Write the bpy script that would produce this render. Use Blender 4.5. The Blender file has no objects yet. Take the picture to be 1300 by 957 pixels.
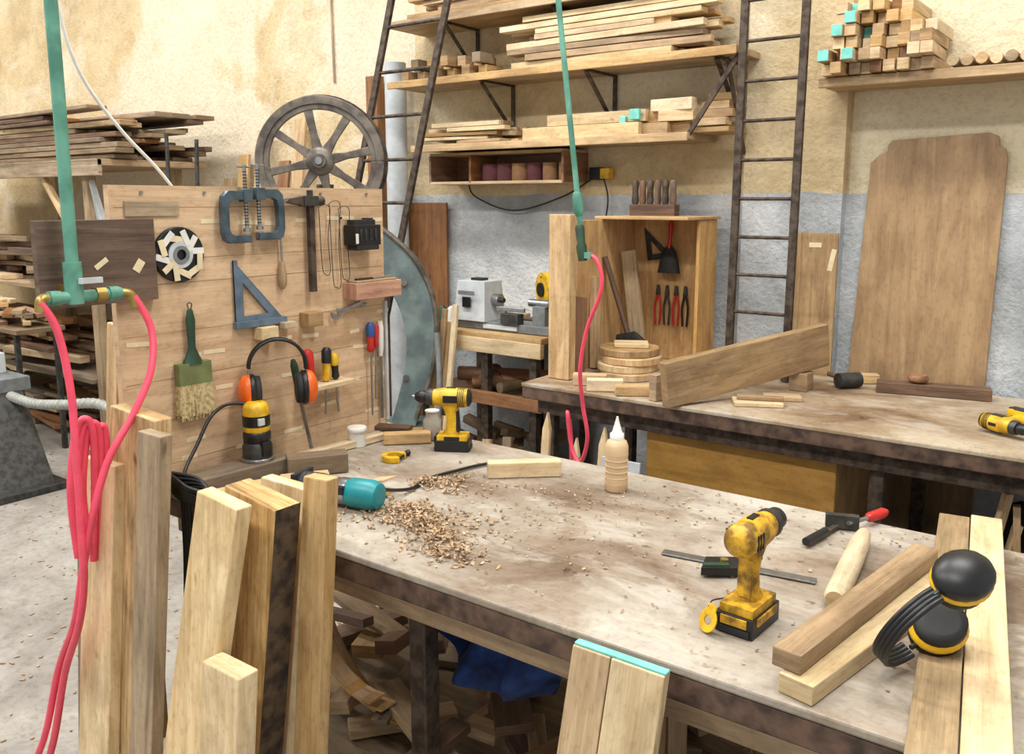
import bpy, bmesh, math, random
from mathutils import Vector, Matrix, Euler
random.seed(7)
R=random.random
def U(a,b): return a+(b-a)*R()
sc=bpy.context.scene
sc.view_settings.view_transform='Standard'
sc.view_settings.look='None'

# ---------------------------------------------------------------- materials
def col(h):
    r=[int(h[i:i+2],16)/255 for i in (0,2,4)]
    return tuple([(c/12.92 if c<=.04045 else ((c+.055)/1.055)**2.4) for c in r])+(1,)
def newmat(n):
    m=bpy.data.materials.new(n);m.use_nodes=True
    nt=m.node_tree;b=nt.nodes['Principled BSDF'];return m,nt,b
def ramp(nt,stops):
    r=nt.nodes.new('ShaderNodeValToRGB');e=r.color_ramp.elements
    while len(e)<len(stops): e.new(.5)
    for i,(p,c) in enumerate(stops): e[i].position=p;e[i].color=c
    return r
def noise(nt,vec,scale,detail=4,dist=0,rough=.55):
    n=nt.nodes.new('ShaderNodeTexNoise');n.inputs['Scale'].default_value=scale;n.inputs['Detail'].default_value=detail
    n.inputs['Distortion'].default_value=dist;n.inputs['Roughness'].default_value=rough
    if vec is not None: nt.links.new(vec,n.inputs['Vector'])
    return n.outputs['Fac']
def math_(nt,op,a,b=None,clamp=False):
    n=nt.nodes.new('ShaderNodeMath');n.operation=op;n.use_clamp=clamp
    for i,v in enumerate((a,b)):
        if v is None: continue
        if isinstance(v,(int,float)): n.inputs[i].default_value=v
        else: nt.links.new(v,n.inputs[i])
    return n.outputs[0]
def mix(nt,f,a,b,bt='MIX'):
    n=nt.nodes.new('ShaderNodeMix');n.data_type='RGBA';n.blend_type=bt
    for i,v in ((0,f),(6,a),(7,b)):
        if isinstance(v,(int,float)): n.inputs[i].default_value=v
        elif isinstance(v,tuple): n.inputs[i].default_value=v
        else: nt.links.new(v,n.inputs[i])
    return n.outputs[2]
def bump(nt,b,h,s,d=.01):
    n=nt.nodes.new('ShaderNodeBump');n.inputs['Strength'].default_value=s;n.inputs['Distance'].default_value=d
    nt.links.new(h,n.inputs['Height']);nt.links.new(n.outputs[0],b.inputs['Normal'])
def mapping(nt,vec,s):
    m=nt.nodes.new('ShaderNodeMapping');m.inputs['Scale'].default_value=s;nt.links.new(vec,m.inputs['Vector']);return m.outputs[0]
def wood(name,c1,c2,rv=.3,rough=.6,fig=1.,c3=None,stain=.74,knots=.8):
    m,nt,b=newmat(name)
    uv=nt.nodes.new('ShaderNodeUVMap');uv.uv_map='UVMap'
    rn=nt.nodes.new('ShaderNodeUVMap');rn.uv_map='rnd'
    off=nt.nodes.new('ShaderNodeVectorMath');off.operation='MULTIPLY_ADD'
    nt.links.new(rn.outputs[0],off.inputs[0]);off.inputs[1].default_value=(17,13,0);nt.links.new(uv.outputs[0],off.inputs[2])
    v=off.outputs[0]
    n1=noise(nt,mapping(nt,v,(1.3*fig,16*fig,1)),1.6,5,1.3)
    n2=noise(nt,mapping(nt,v,(5,170,1)),2,3,.3)
    f=math_(nt,'ADD',math_(nt,'MULTIPLY',n1,.68),math_(nt,'MULTIPLY',n2,.32))
    st=[(.34,col(c1)),(.62,col(c2))]
    if c3: st=[(.3,col(c3)),(.42,col(c1)),(.62,col(c2))]
    r=ramp(nt,st);nt.links.new(f,r.inputs[0])
    n3=noise(nt,mapping(nt,v,(3,7,1)),1.8,5,.6)
    r3=ramp(nt,[(.36,(stain,stain*.96,stain*.91,1)),(.56,(1,1,1,1))]);nt.links.new(n3,r3.inputs[0])
    c=mix(nt,.9,r.outputs[0],r3.outputs[0],'MULTIPLY')
    n4=noise(nt,mapping(nt,v,(6,14,1)),1.3,2,.2);r4=ramp(nt,[(.70,(1,1,1,1)),(.77,(.45,.32,.22,1))]);nt.links.new(n4,r4.inputs[0])
    c=mix(nt,knots,c,r4.outputs[0],'MULTIPLY')
    # fine dirt specks
    n5=noise(nt,mapping(nt,v,(30,45,1)),1.5,4,.2);r5=ramp(nt,[(.34,(.74,.69,.62,1)),(.48,(1,1,1,1))]);nt.links.new(n5,r5.inputs[0])
    c=mix(nt,.5,c,r5.outputs[0],'MULTIPLY')
    hs=nt.nodes.new('ShaderNodeHueSaturation');nt.links.new(c,hs.inputs['Color'])
    sx=nt.nodes.new('ShaderNodeSeparateXYZ');nt.links.new(rn.outputs[0],sx.inputs[0])
    nt.links.new(math_(nt,'ADD',math_(nt,'MULTIPLY',sx.outputs[0],rv),1.04-rv*.6),hs.inputs['Value'])
    nt.links.new(math_(nt,'ADD',math_(nt,'MULTIPLY',sx.outputs[1],.3),.78),hs.inputs['Saturation'])
    nt.links.new(hs.outputs[0],b.inputs['Base Color'])
    b.inputs['Roughness'].default_value=rough
    bump(nt,b,f,.25,.004)
    return m
def plain(name,c,rough=.5,metal=0,var=.15,ns=25,bp=0,c2=None,trans=0):
    m,nt,b=newmat(name)
    tc=nt.nodes.new('ShaderNodeTexCoord')
    n=noise(nt,tc.outputs['Object'],ns,4)
    cc=col(c)
    d=col(c2) if c2 else tuple([x*(1-var*1.6) for x in cc[:3]])+(1,)
    r=ramp(nt,[(.38,d),(.6,cc)]);nt.links.new(n,r.inputs[0]);nt.links.new(r.outputs[0],b.inputs['Base Color'])
    b.inputs['Roughness'].default_value=rough;b.inputs['Metallic'].default_value=metal
    if bp: bump(nt,b,n,bp,.005)
    if trans:
        b.inputs['Transmission Weight'].default_value=trans
    return m
PINE=wood('pine','ae8852','d9b887')
PALE=wood('pale_pine','c2a475','e3cda3')
OAK=wood('oak','886a44','b89768')
WALN=wood('dark_wood','4a3629','7b5f49')
GREYW=wood('weathered_wood','685743','978061',rv=.5)
GREYL=wood('weathered_light','877356','baa17c',rv=.3)
BROWN=wood('brown_wood','744d30','9c6f48')
PLY=wood('plywood','b0864f','d6ae78',fig=.8,rv=.1,knots=.1)
PLYB=wood('plywood_sheet','96744b','b59263',fig=.6,rv=.08,rough=.45,knots=.1)
BRDM=wood('board_ply','b78f61','dab688',fig=.7,rv=.1,stain=.84,knots=.4)
OCHR=wood('ochre_panel','a37c44','bb9356',fig=.5,rv=.05,knots=.1)
KNOT=wood('rough_sawn','a6824c','d6b57e',fig=1.6,c3='6b4a2f',stain=.62,knots=1)
SHELFW=wood('shelf_board','9a7d54','caaa7c')
REDW=wood('reddish_block','9c6042','c89068')
BARK=plain('bark','55432f',.9,0,.5,30,.6,'2a1f17')
TEAL=plain('teal_end_paint','7accbf',.6)
STEEL=plain('steel','a9abad',.3,.9,.15,40)
DSTEEL=plain('dark_steel','50504e',.5,.6,.3,30)
RUST=plain('rusty_steel','5a4e43',.65,.4,.4,30,.1,'382c24')
IRON=plain('painted_iron','756d63',.5,.3,.3,14,0,'4d4741')
GREENG=plain('machine_green','758683',.5,0,.25,9,0,'586668')
BLACK=plain('black_plastic','17181a',.4,0,.2)
DARK=plain('dark_rubber','262626',.7,0,.2)
YEL=plain('tool_yellow','e9b822',.42,0,.25,30)
YELD=plain('tool_yellow_dirty','d9a826',.5,0,.5,38,0,'755618')
ORG=plain('orange_plastic','ee6a1c',.35)
RED=plain('red_plastic','c62a25',.35)
BLUE=plain('blue_plastic','274f8c',.4)
TEALP=plain('teal_plastic','14868e',.4,0,.1)
PINK=plain('pink_hose','f0526b',.38,0,.08)
GRN=plain('green_pipe','629c88',.5,0,.2,12,0,'437a68')
BRASS=plain('brass','a9914f',.4,.7)
WHITE=plain('white_plastic','e2e0d9',.5,0,.06)
LGREY=plain('light_grey_paint','bfc5c8',.45,0,.08)
MGREY=plain('mid_grey_metal','7c8182',.5,.2)
HOSEG=plain('grey_hose','a3a49e',.6,0,.15)
CLAMPC=plain('clamp_blue_grey','4f606a',.45,.3,.3)
SQC=plain('square_blue_grey','6c7e90',.45,.3,.2)
BRIST=plain('bristles','cbb98c',.9,0,.3,90,.4,'9a895e')
DGREEN=plain('dark_green','24422e',.5)
OLIV=plain('olive_ferrule','7f8a5c',.45,.4)
TAPE=plain('masking_tape','e2d2ae',.7,0,.08)
CLOTH=plain('blue_cloth','22407c',.9,0,.4,14,.5,'101e40')
DCLOTH=plain('dark_cloth','1d1618',.95,0,.4,14,.5)
POWD=plain('wood_powder','d6b790',.6,0,.06)
SHAV=wood('shavings','957250','cdb089',rv=.6,knots=0)
GLASS=plain('jar_plastic','d9d6c9',.2,0,.05,10,0,None,.5)
TAN=plain('sandpaper_tan','ab845f',.9,0,.1)
PURP=plain('sandpaper_purple','74464c',.9,0,.1)
LAMP,nt_,b_=newmat('lamp_tube')
b_.inputs['Emission Color'].default_value=(1,.97,.92,1);b_.inputs['Emission Strength'].default_value=6

def wallmat():
    m,nt,b=newmat('wall_plaster')
    tc=nt.nodes.new('ShaderNodeTexCoord');g=tc.outputs['Object']
    s=nt.nodes.new('ShaderNodeSeparateXYZ');nt.links.new(g,s.inputs[0])
    big=noise(nt,g,1.1,6,.3);med=noise(nt,g,5,7,.4,.65);fine=noise(nt,g,55,5)
    r=ramp(nt,[(.32,col('c4ac80')),(.5,col('d3bf98')),(.66,col('e0d3b6'))]);nt.links.new(big,r.inputs[0])
    r2=ramp(nt,[(.36,(.80,.78,.74,1)),(.56,(1,1,1,1))]);nt.links.new(med,r2.inputs[0])
    up=mix(nt,.85,r.outputs[0],r2.outputs[0],'MULTIPLY')
    pat=noise(nt,mapping(nt,g,(.9,1,.8)),.9,7,.5,.6)
    rp=ramp(nt,[(.48,(0,0,0,1)),(.54,(1,1,1,1))]);nt.links.new(pat,rp.inputs[0])
    far=math_(nt,'LESS_THAN',s.outputs[0],-3.4)
    up=mix(nt,math_(nt,'MULTIPLY',math_(nt,'MULTIPLY',rp.outputs[0],far),.65),up,col('e4dac6'))
    near=math_(nt,'GREATER_THAN',s.outputs[0],-1.02)
    cream=mix(nt,big,col('dbcdaa'),col('ece4cc'))
    up=mix(nt,math_(nt,'MULTIPLY',near,.85),up,cream)
    rl=ramp(nt,[(.38,col('a2a8ac')),(.55,col('c0c5c9')),(.7,col('d6d8d8'))]);nt.links.new(noise(nt,g,2.2,6,.5),rl.inputs[0])
    low=mix(nt,.6,rl.outputs[0],r2.outputs[0],'MULTIPLY')
    zz=math_(nt,'ADD',s.outputs[2],math_(nt,'MULTIPLY',math_(nt,'SUBTRACT',med,.5),.05))
    isl=math_(nt,'MULTIPLY',math_(nt,'LESS_THAN',zz,1.63),math_(nt,'GREATER_THAN',s.outputs[0],-3.75))
    c=mix(nt,isl,up,low)
    rf=ramp(nt,[(.38,(.86,.83,.79,1)),(.5,(1,1,1,1))]);nt.links.new(fine,rf.inputs[0])
    c=mix(nt,.7,c,rf.outputs[0],'MULTIPLY')
    nt.links.new(c,b.inputs['Base Color']);b.inputs['Roughness'].default_value=.85
    bump(nt,b,math_(nt,'ADD',med,math_(nt,'MULTIPLY',fine,.3)),.6,.035)
    return m
def floormat():
    m,nt,b=newmat('concrete_floor')
    tc=nt.nodes.new('ShaderNodeTexCoord');g=tc.outputs['Object']
    r=ramp(nt,[(.35,col('7b766e')),(.5,col('96918a')),(.65,col('aca8a0'))]);nt.links.new(noise(nt,g,1.6,8,.5,.7),r.inputs[0])
    sp=ramp(nt,[(.5,(1,1,1,1)),(.64,(.66,.59,.50,1))]);nt.links.new(noise(nt,g,30,5,.4,.7),sp.inputs[0])
    nt.links.new(mix(nt,.6,r.outputs[0],sp.outputs[0],'MULTIPLY'),b.inputs['Base Color']);b.inputs['Roughness'].default_value=.7
    return m
def benchmat(name,l,mid,dk):
    m,nt,b=newmat(name)
    tc=nt.nodes.new('ShaderNodeTexCoord');g=tc.outputs['Object']
    a=noise(nt,mapping(nt,g,(1,1.4,1)),2.1,8,.4,.62)
    r=ramp(nt,[(.34,col(dk)),(.47,col(mid)),(.62,col(l))]);nt.links.new(a,r.inputs[0])
    s1=noise(nt,mapping(nt,g,(1.0,1.6,1)),2.4,10,.5,.7)
    r1=ramp(nt,[(.36,(.56,.46,.37,1)),(.44,(.80,.73,.66,1)),(.54,(1,1,1,1))]);nt.links.new(s1,r1.inputs[0])
    c=mix(nt,.9,r.outputs[0],r1.outputs[0],'MULTIPLY')
    s2=noise(nt,mapping(nt,g,(3,55,1)),1.6,5,.8,.6);r2=ramp(nt,[(.36,(.82,.78,.72,1)),(.56,(1,1,1,1))]);nt.links.new(s2,r2.inputs[0])
    c=mix(nt,.4,c,r2.outputs[0],'MULTIPLY')
    s6=noise(nt,g,60,6,.3,.65);r6=ramp(nt,[(.36,(.70,.66,.61,1)),(.5,(1,1,1,1))]);nt.links.new(s6,r6.inputs[0])
    c=mix(nt,.5,c,r6.outputs[0],'MULTIPLY')
    s3=noise(nt,mapping(nt,g,(1.5,2.2,1)),3.6,8,.6,.68);r3=ramp(nt,[(.53,(0,0,0,1)),(.64,(1,1,1,1))]);nt.links.new(s3,r3.inputs[0])
    c=mix(nt,math_(nt,'MULTIPLY',r3.outputs[0],.40),c,col('c6c2b9'))
    s4=noise(nt,mapping(nt,g,(4,90,1)),1.3,3,2.0);r4=ramp(nt,[(.66,(0,0,0,1)),(.72,(1,1,1,1))]);nt.links.new(s4,r4.inputs[0])
    c=mix(nt,math_(nt,'MULTIPLY',r4.outputs[0],.2),c,col('d8d3c8'))
    s5=noise(nt,g,17,3,0,.5);r5=ramp(nt,[(.69,(1,1,1,1)),(.74,(.42,.33,.26,1))]);nt.links.new(s5,r5.inputs[0])
    c=mix(nt,.8,c,r5.outputs[0],'MULTIPLY')
    nt.links.new(c,b.inputs['Base Color']);b.inputs['Roughness'].default_value=.6;b.inputs['Specular IOR Level'].default_value=.32
    bump(nt,b,s6,.2,.003)
    return m
WALL=wallmat();FLOOR=floormat()
TOP=benchmat('worn_bench_top','b3aca0','9a9083','7d6e5f')
TOP2=benchmat('worn_bench_top_b','bfb29c','a4927a','806a50')
EDGE=plain('bench_edge','664f40',.6,0,.4,22,.2,'3a2b24')
CEIL=plain('ceiling_paint','d8d2c6',.9)

# ---------------------------------------------------------------- mesh builder
def M(x=0,y=0,z=0,rz=0,ry=0,rx=0):
    return Matrix.Translation((x,y,z))@Euler((math.radians(rx),math.radians(ry),math.radians(rz)),'XYZ').to_matrix().to_4x4()
def BF(y,z,o=0):  # frame on the tool board: local x -> +Y, y -> +Z, z -> +X (out of the board)
    return Matrix(((0,0,1,-1.93+o),(1,0,0,y),(0,1,0,z),(0,0,0,1)))
def WF(x,z,y=3.72): # frame on back wall: local x -> +X, y -> +Z, z -> -Y (out of wall)
    return Matrix(((1,0,0,x),(0,0,-1,y),(0,1,0,z),(0,0,0,1)))
def cat(P,k=6,closed=False):
    P=[Vector(p) for p in P];n=len(P);out=[]
    rng=range(n) if closed else range(n-1)
    for i in rng:
        if closed: a,b,c,d=P[i-1],P[i],P[(i+1)%n],P[(i+2)%n]
        else: a,b,c,d=P[max(i-1,0)],P[i],P[i+1],P[min(i+2,n-1)]
        for j in range(k):
            t=j/k
            out.append(.5*((2*b)+(c-a)*t+(2*a-5*b+4*c-d)*t*t+(3*b-a-3*c+d)*t**3))
    if not closed: out.append(P[-1])
    return out
class O:
    def __init__(s,name,bev=0,T=None):
        s.name=name;s.bm=bmesh.new();s.uv=s.bm.loops.layers.uv.new('UVMap');s.rn=s.bm.loops.layers.uv.new('rnd')
        s.mats=[];s.bev=bev;s.T=T or Matrix()
    def add(s,V,Fs,m,uv=None,L=0,smooth=False):
        if m not in s.mats: s.mats.append(m)
        mi=s.mats.index(m);V=[Vector(v) for v in V]
        bv=[s.bm.verts.new(s.T@v) for v in V];r=(R(),R())
        for f in Fs:
            try: fc=s.bm.faces.new([bv[i] for i in f])
            except ValueError: continue
            fc.material_index=mi;fc.smooth=smooth
            if uv is None:
                n=(V[f[1]]-V[f[0]]).cross(V[f[2]]-V[f[1]])
                ax=max(range(3),key=lambda i:abs(n[i]))
                o=[i for i in range(3) if i!=ax]
                a,b=(L,[i for i in o if i!=L][0]) if L in o else o
                for l,i in zip(fc.loops,f): l[s.uv].uv=(V[i][a],V[i][b]);l[s.rn].uv=r
            else:
                for l,i in zip(fc.loops,f): l[s.uv].uv=uv[i];l[s.rn].uv=r
        return s
    def box(s,c,d,m,r=(0,0,0),L=None,taper=None):
        mx=M(c[0],c[1],c[2],r[2],r[1],r[0])
        if L is None: L=max(range(3),key=lambda i:d[i])
        h=[x/2 for x in d]
        V=[Vector((sx*h[0],sy*h[1],sz*h[2])) for sx in(-1,1) for sy in(-1,1) for sz in(-1,1)]
        if taper:
            for v in V:
                if v.z>0: v.x*=taper[0];v.y*=taper[1]
        old=s.T;s.T=old@mx
        s.add(V,[(0,1,3,2),(4,6,7,5),(0,4,5,1),(2,3,7,6),(0,2,6,4),(1,5,7,3)],m,None,L);s.T=old
        return s
    def beam(s,a,b,w,h,m,up=(0,0,1),roll=0):
        a=Vector(a);b=Vector(b);x=(b-a);l=x.length;x.normalize();y=Vector(up).cross(x).normalized();z=x.cross(y)
        mx=Matrix((x,y,z)).transposed().to_4x4();mx.translation=(a+b)/2
        old=s.T;s.T=old@mx@M(rx=roll);s.box((0,0,0),(l,w,h),m,L=0);s.T=old
        return s
    def rev(s,prof,m,mx=None,n=20,smooth=True,sx=1,sy=1):
        V=[];F=[];uv=[]
        for (r,z) in prof:
            for k in range(n):
                a=2*math.pi*k/n;V.append((r*math.cos(a)*sx,r*math.sin(a)*sy,z));uv.append((z,a*max(r,.01)))
        for i in range(len(prof)-1):
            for k in range(n):
                k2=(k+1)%n;F.append((i*n+k,i*n+k2,(i+1)*n+k2,(i+1)*n+k))
        old=s.T;s.T=old@(mx or Matrix())
        s.add(V,F,m,uv,2,smooth)
        l=len(prof)-1
        if prof[0][0]>1e-4: s.add(V[:n],[tuple(range(n))[::-1]],m)
        if prof[l][0]>1e-4: s.add(V[l*n:],[tuple(range(n))],m)
        s.T=old;return s
    def cyl(s,a,b,r,m,r2=None,n=16):
        a=Vector(a);b=Vector(b);d=b-a
        q=d.to_track_quat('Z','Y').to_matrix().to_4x4();q.translation=a
        return s.rev([(r,0),(r if r2 is None else r2,d.length)],m,q,n)
    def axrev(s,a,b,prof,m,n=20,sx=1,sy=1):
        a=Vector(a);b=Vector(b);d=b-a;q=d.to_track_quat('Z','Y').to_matrix().to_4x4();q.translation=a
        return s.rev([(r,z*d.length) for r,z in prof],m,q,n,True,sx,sy)
    def ball(s,c,r,m,mx=None,n=16):
        if not hasattr(r,'__len__'): r=(r,r,r)
        prof=[(math.sin(math.pi*i/10)+(1e-5),-math.cos(math.pi*i/10)) for i in range(11)]
        q=M(*c)@(mx or Matrix())@Matrix.Diagonal((r[0],r[1],r[2],1))
        return s.rev(prof,m,q,n)
    def tube(s,P,r,m,n=8,k=6,closed=False,sm=True):
        P=cat(P,k,closed) if sm else [Vector(p) for p in P]
        N=len(P);V=[];uv=[];nrm=None;dist=0
        for i,p in enumerate(P):
            t=(P[(i+1)%N if closed else min(i+1,N-1)]-P[i-1 if closed else max(i-1,0)]).normalized()
            if nrm is None:
                nrm=t.orthogonal().normalized()
            else: nrm=(nrm-t*nrm.dot(t)).normalized()
            bn=t.cross(nrm)
            if i: dist+=(P[i]-P[i-1]).length
            for j in range(n):
                a=2*math.pi*j/n;V.append(p+nrm*math.cos(a)*r+bn*math.sin(a)*r);uv.append((dist,a*r))
        F=[]
        for i in range(N if closed else N-1):
            for j in range(n):
                j2=(j+1)%n;i2=(i+1)%N;F.append((i*n+j,i*n+j2,i2*n+j2,i2*n+j))
        s.add(V,F,m,uv,0,True)
        if not closed: s.add(V[:n],[tuple(range(n))[::-1]],m);s.add(V[-n:],[tuple(range(n))],m)
        return s
    def prism(s,P,th,m,z=0,L=None,mx=None):
        n=len(P)
        V=[(p[0],p[1],z) for p in P]+[(p[0],p[1],z+th) for p in P]
        F=[tuple(range(n))[::-1],tuple(range(n,2*n))]+[(i,(i+1)%n,(i+1)%n+n,i+n) for i in range(n)]
        if L is None:
            L=0 if max(p[0] for p in P)-min(p[0] for p in P)>max(p[1] for p in P)-min(p[1] for p in P) else 1
        old=s.T;s.T=old@(mx or Matrix());s.add(V,F,m,None,L);s.T=old;return s
    def ring(s,P,Q,th,m,z=0):
        n=len(P);V=[(p[0],p[1],z) for p in P]+[(p[0],p[1],z) for p in Q]+[(p[0],p[1],z+th) for p in P]+[(p[0],p[1],z+th) for p in Q]
        F=[]
        for i in range(n):
            j=(i+1)%n
            F+=[(i,n+i,n+j,j),(2*n+i,2*n+j,3*n+j,3*n+i),(i,j,2*n+j,2*n+i),(n+i,3*n+i,3*n+j,n+j)]
        return s.add(V,F,m)
    def band(s,outer,inner,th,m,z=0):
        n=len(outer);V=[(p[0],p[1],z) for p in outer]+[(p[0],p[1],z) for p in inner]+[(p[0],p[1],z+th) for p in outer]+[(p[0],p[1],z+th) for p in inner]
        A=[];B=[]
        for i in range(n-1):
            j=i+1
            A+=[(i,n+i,n+j,j),(2*n+i,2*n+j,3*n+j,3*n+i)];B+=[(i,j,2*n+j,2*n+i),(n+i,3*n+i,3*n+j,n+j)]
        A+=[(0,2*n,3*n,n),(n-1,2*n-1,4*n-1,3*n-1)]
        s.add(V,A+B,m);return s
    def arc(s,c,ro,ri,a0,a1,th,m,z=0,n=16):
        P=[(c[0]+ro*math.cos(math.radians(a0+(a1-a0)*i/n)),c[1]+ro*math.sin(math.radians(a0+(a1-a0)*i/n))) for i in range(n+1)]
        Q=[(c[0]+ri*math.cos(math.radians(a0+(a1-a0)*i/n)),c[1]+ri*math.sin(math.radians(a0+(a1-a0)*i/n))) for i in range(n+1)]
        return s.band(P,Q,th,m,z)
    def done(s):
        bm=s.bm
        bmesh.ops.recalc_face_normals(bm,faces=bm.faces)
        xs=[v.co for v in bm.verts]
        c=Vector([(min(v[i] for v in xs)+max(v[i] for v in xs))/2 for i in range(3)])
        if s.name.startswith(('wall','floor','ceiling')): c=Vector((0,0,0))
        bmesh.ops.translate(bm,verts=bm.verts,vec=-c)
        me=bpy.data.meshes.new(s.name);bm.to_mesh(me);bm.free()
        for m in s.mats: me.materials.append(m)
        o=bpy.data.objects.new(s.name,me);o.location=c;bpy.context.collection.objects.link(o)
        if s.bev:
            b=o.modifiers.new('bevel','BEVEL');b.width=s.bev;b.segments=2;b.limit_method='ANGLE';b.angle_limit=math.radians(50)
        return o

# ---------------------------------------------------------------- room
O('floor').box((-4.2,0,-.05),(15.6,8.2,.1),FLOOR).done()
w=O('wall_back');w.box((-4.2,3.82,2.2),(15.6,.2,4.4),WALL);w.box((-1.24,3.70,2.2),(.42,.07,4.4),WALL);w.done()
O('wall_left').box((-11.9,0,2.2),(.2,7.4,4.4),WALL).done()
O('ceiling').box((-4.2,0,4.45),(15.6,8.2,.1),CEIL).done()
O('conduit').tube([(-4.05,3.71,4.3),(-4.06,3.71,3.2),(-4.05,3.71,2.3)],.007,SHELFW).done()

# ---------------------------------------------------------------- workbenches
def bench(name,x0,x1,y0,y1,top,legs,apr):
    b=O(name,.004)
    b.box(((x0+x1)/2,(y0+y1)/2,.872),(x1-x0,y1-y0,.016),top)
    b.box(((x0+x1)/2,(y0+y1)/2,.84),(x1-x0-.006,y1-y0-.006,.048),EDGE)
    b.box(((x0+x1)/2,y0+.06,.785),(x1-x0-.1,.03,.062),apr);b.box(((x0+x1)/2,y1-.06,.785),(x1-x0-.1,.03,.062),apr)
    for x in legs:
        for y in (y0+.095,y1-.095): b.box((x,y,.408),(.045,.045,.816),RUST)
        b.box((x,(y0+y1)/2,.79),(.04,y1-y0-.25,.04),RUST)
        b.box((x,(y0+y1)/2,.235),(.03,y1-y0-.2,.03),RUST)
    b.box(((x0+x1)/2,(y0+y1)/2,.26),(x1-x0-.12,y1-y0-.12,.02),GREYW)
    return b.done()
bench('main_workbench',-2.02,.55,1.17,2.0,TOP,(-1.9,-1.16,-.3,.42),OAK)
bench('rear_workbench',-1.99,.8,2.77,3.63,TOP2,(-1.9,-.64,.5),RUST)

c=O('offcut_pile',.002)
for i in range(75):
    x=U(-1.85,.3);y=U(1.3,1.85);l=U(.08,.35)
    c.box((x,y,.285+U(0,.16)),(l,U(.03,.09),U(.015,.04)),random.choice([OAK,OAK,GREYW,WALN,BROWN,WALN]),(U(-8,8),U(-15,15),U(0,180)))
for i in range(10):
    c.box((U(-1.0,-.6),U(1.40,1.65),.47),(.05,.07,U(.34,.40)),random.choice([PINE,OAK,GREYL]),(U(-6,6),U(-6,6),U(0,90)))
c.done()
c=O('bent_plywood_strips')
for k in range(6):
    r0=.17+.035*k
    P=[(-1.40+r0*math.cos(math.radians(a)),1.33+.03*k,.60+r0*.95*math.sin(math.radians(a))) for a in range(100,285,10)]
    for i in range(len(P)-1): c.beam(P[i],P[i+1],.005,.05,PLY,up=(0,1,0))
c.done()
def cloth(name,m,c,sx,sy,sz,seed):
    o=O(name);rr=random.Random(seed);n=28
    V=[];F=[]
    ph=[rr.uniform(0,6) for _ in range(6)]
    for i in range(n):
        for j in range(n):
            u=i/(n-1);v=j/(n-1)
            z=sz*(.5*math.sin(u*math.pi)*math.sin(v*math.pi)+.25*abs(math.sin(u*9+ph[0]+v*3))*math.sin(v*math.pi)+.18*math.sin(v*13+ph[1]+u*5)*math.sin(u*math.pi))
            V.append((c[0]+sx*(u-.5)+.02*math.sin(v*7+ph[2]),c[1]+sy*(v-.5)+.02*math.sin(u*8+ph[3]),c[2]+max(0,z)))
    for i in range(n-1):
        for j in range(n-1): F.append((i*n+j,(i+1)*n+j,(i+1)*n+j+1,i*n+j+1))
    o.add(V,F,m,None,0,True);return o.done()
c=O('blue_work_cloth')
n=34;V=[];F=[]
for i in range(n):
    for j in range(n):
        u=i/(n-1);v=j/(n-1)
        V.append((-1.08+.42*(u-.5)*(1+.1*math.sin(v*3)),1.32+.12*(1-u)+.035*math.sin(u*19+v*4)+.03*math.sin(v*9+u*6),.80-.26*v*(.65+.35*math.sin(u*3.1))+.012*math.sin(u*20)))
for i in range(n-1):
    for j in range(n-1): F.append((i*n+j,(i+1)*n+j,(i+1)*n+j+1,i*n+j+1))
c.add(V,F,CLOTH,None,0,True);c.done()
cloth('dark_overalls',DCLOTH,(-.12,3.25,.27),.6,.5,.6,3)
c=O('scrap_strips',.002)
for i in range(14):
    x=U(-.55,.5);c.beam((x,U(2.9,2.96),.275),(x+U(-.05,.12),U(2.9,2.98),U(.5,.74)),.03,.02,random.choice([PINE,PALE]))
c.done()
c=O('ochre_cupboard',.004)
c.box((-1.12,2.87,.53),(.70,.018,.50),OCHR);c.box((-1.46,3.12,.53),(.018,.48,.50),OCHR);c.box((-.78,3.12,.53),(.018,.48,.50),OCHR);c.box((-1.12,3.12,.285),(.66,.48,.018),OCHR)
c.done()
c=O('pointed_stakes',.001)
for x,h in ((-1.86,.78),(-1.72,.70),(-1.60,.76),(-1.53,.68)):
    c.prism([(-.018,0),(.018,0),(.018,h-.07),(0,h),(-.018,h-.07)],.015,PALE,mx=M(x,2.70,0,rx=84))
c.done()
c=O('white_leaning_sheet',.002);c.beam((-1.50,2.66,0),(-1.50,2.72,.66),.16,.008,LGREY,up=(0,1,0));c.done()

# ---------------------------------------------------------------- tool board
b=O('tool_board',.002)
b.box((-1.94,1.51,1.258),(.02,.88,.756),BRDM,L=1)
for z in (1.545,1.35,1.26,1.215,1.16,1.115,1.06,1.0,.95):
    for y in (1.12,1.24,1.33,1.43,1.55,1.64,1.73,1.83,1.91):
        if R()<.5: b.box((-1.9295,y+U(-.03,.03),z+U(-.006,.006)),(.0012,U(.03,.07),.011),TAPE,(U(-4,4),0,0))
for z in (1.585,1.46,1.40,1.28,1.165,1.06,.95):
    b.box((-1.9298,1.51,z),(.0008,.86,.0018),OAK,L=1)
for y in (1.15,1.32,1.5,1.7,1.88): b.cyl((-1.93,y,1.62),(-1.925,y,1.62),.004,STEEL)
b.box((-1.965,1.12,.82),(.03,.04,1.2),PINE);b.box((-1.965,1.88,1.25),(.03,.04,.72),PINE)
b.box((-1.924,1.945,1.10),(.010,.010,.38),LGREY)
b.done()
O('label_strip',.001,BF(1.175,1.582)).box((0,0,.003),(.14,.036,.005),GREYL).done()
b=O('dark_wood_panel',.003);b.box((-1.918,1.028,1.463),(.02,.275,.19),WALN,L=1)
b.box((-1.9068,1.03,1.46),(.001,.035,.012),TAPE,(35,0,0));b.box((-1.9068,1.12,1.45),(.001,.02,.03),TAPE,(-35,0,0));b.done()
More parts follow.
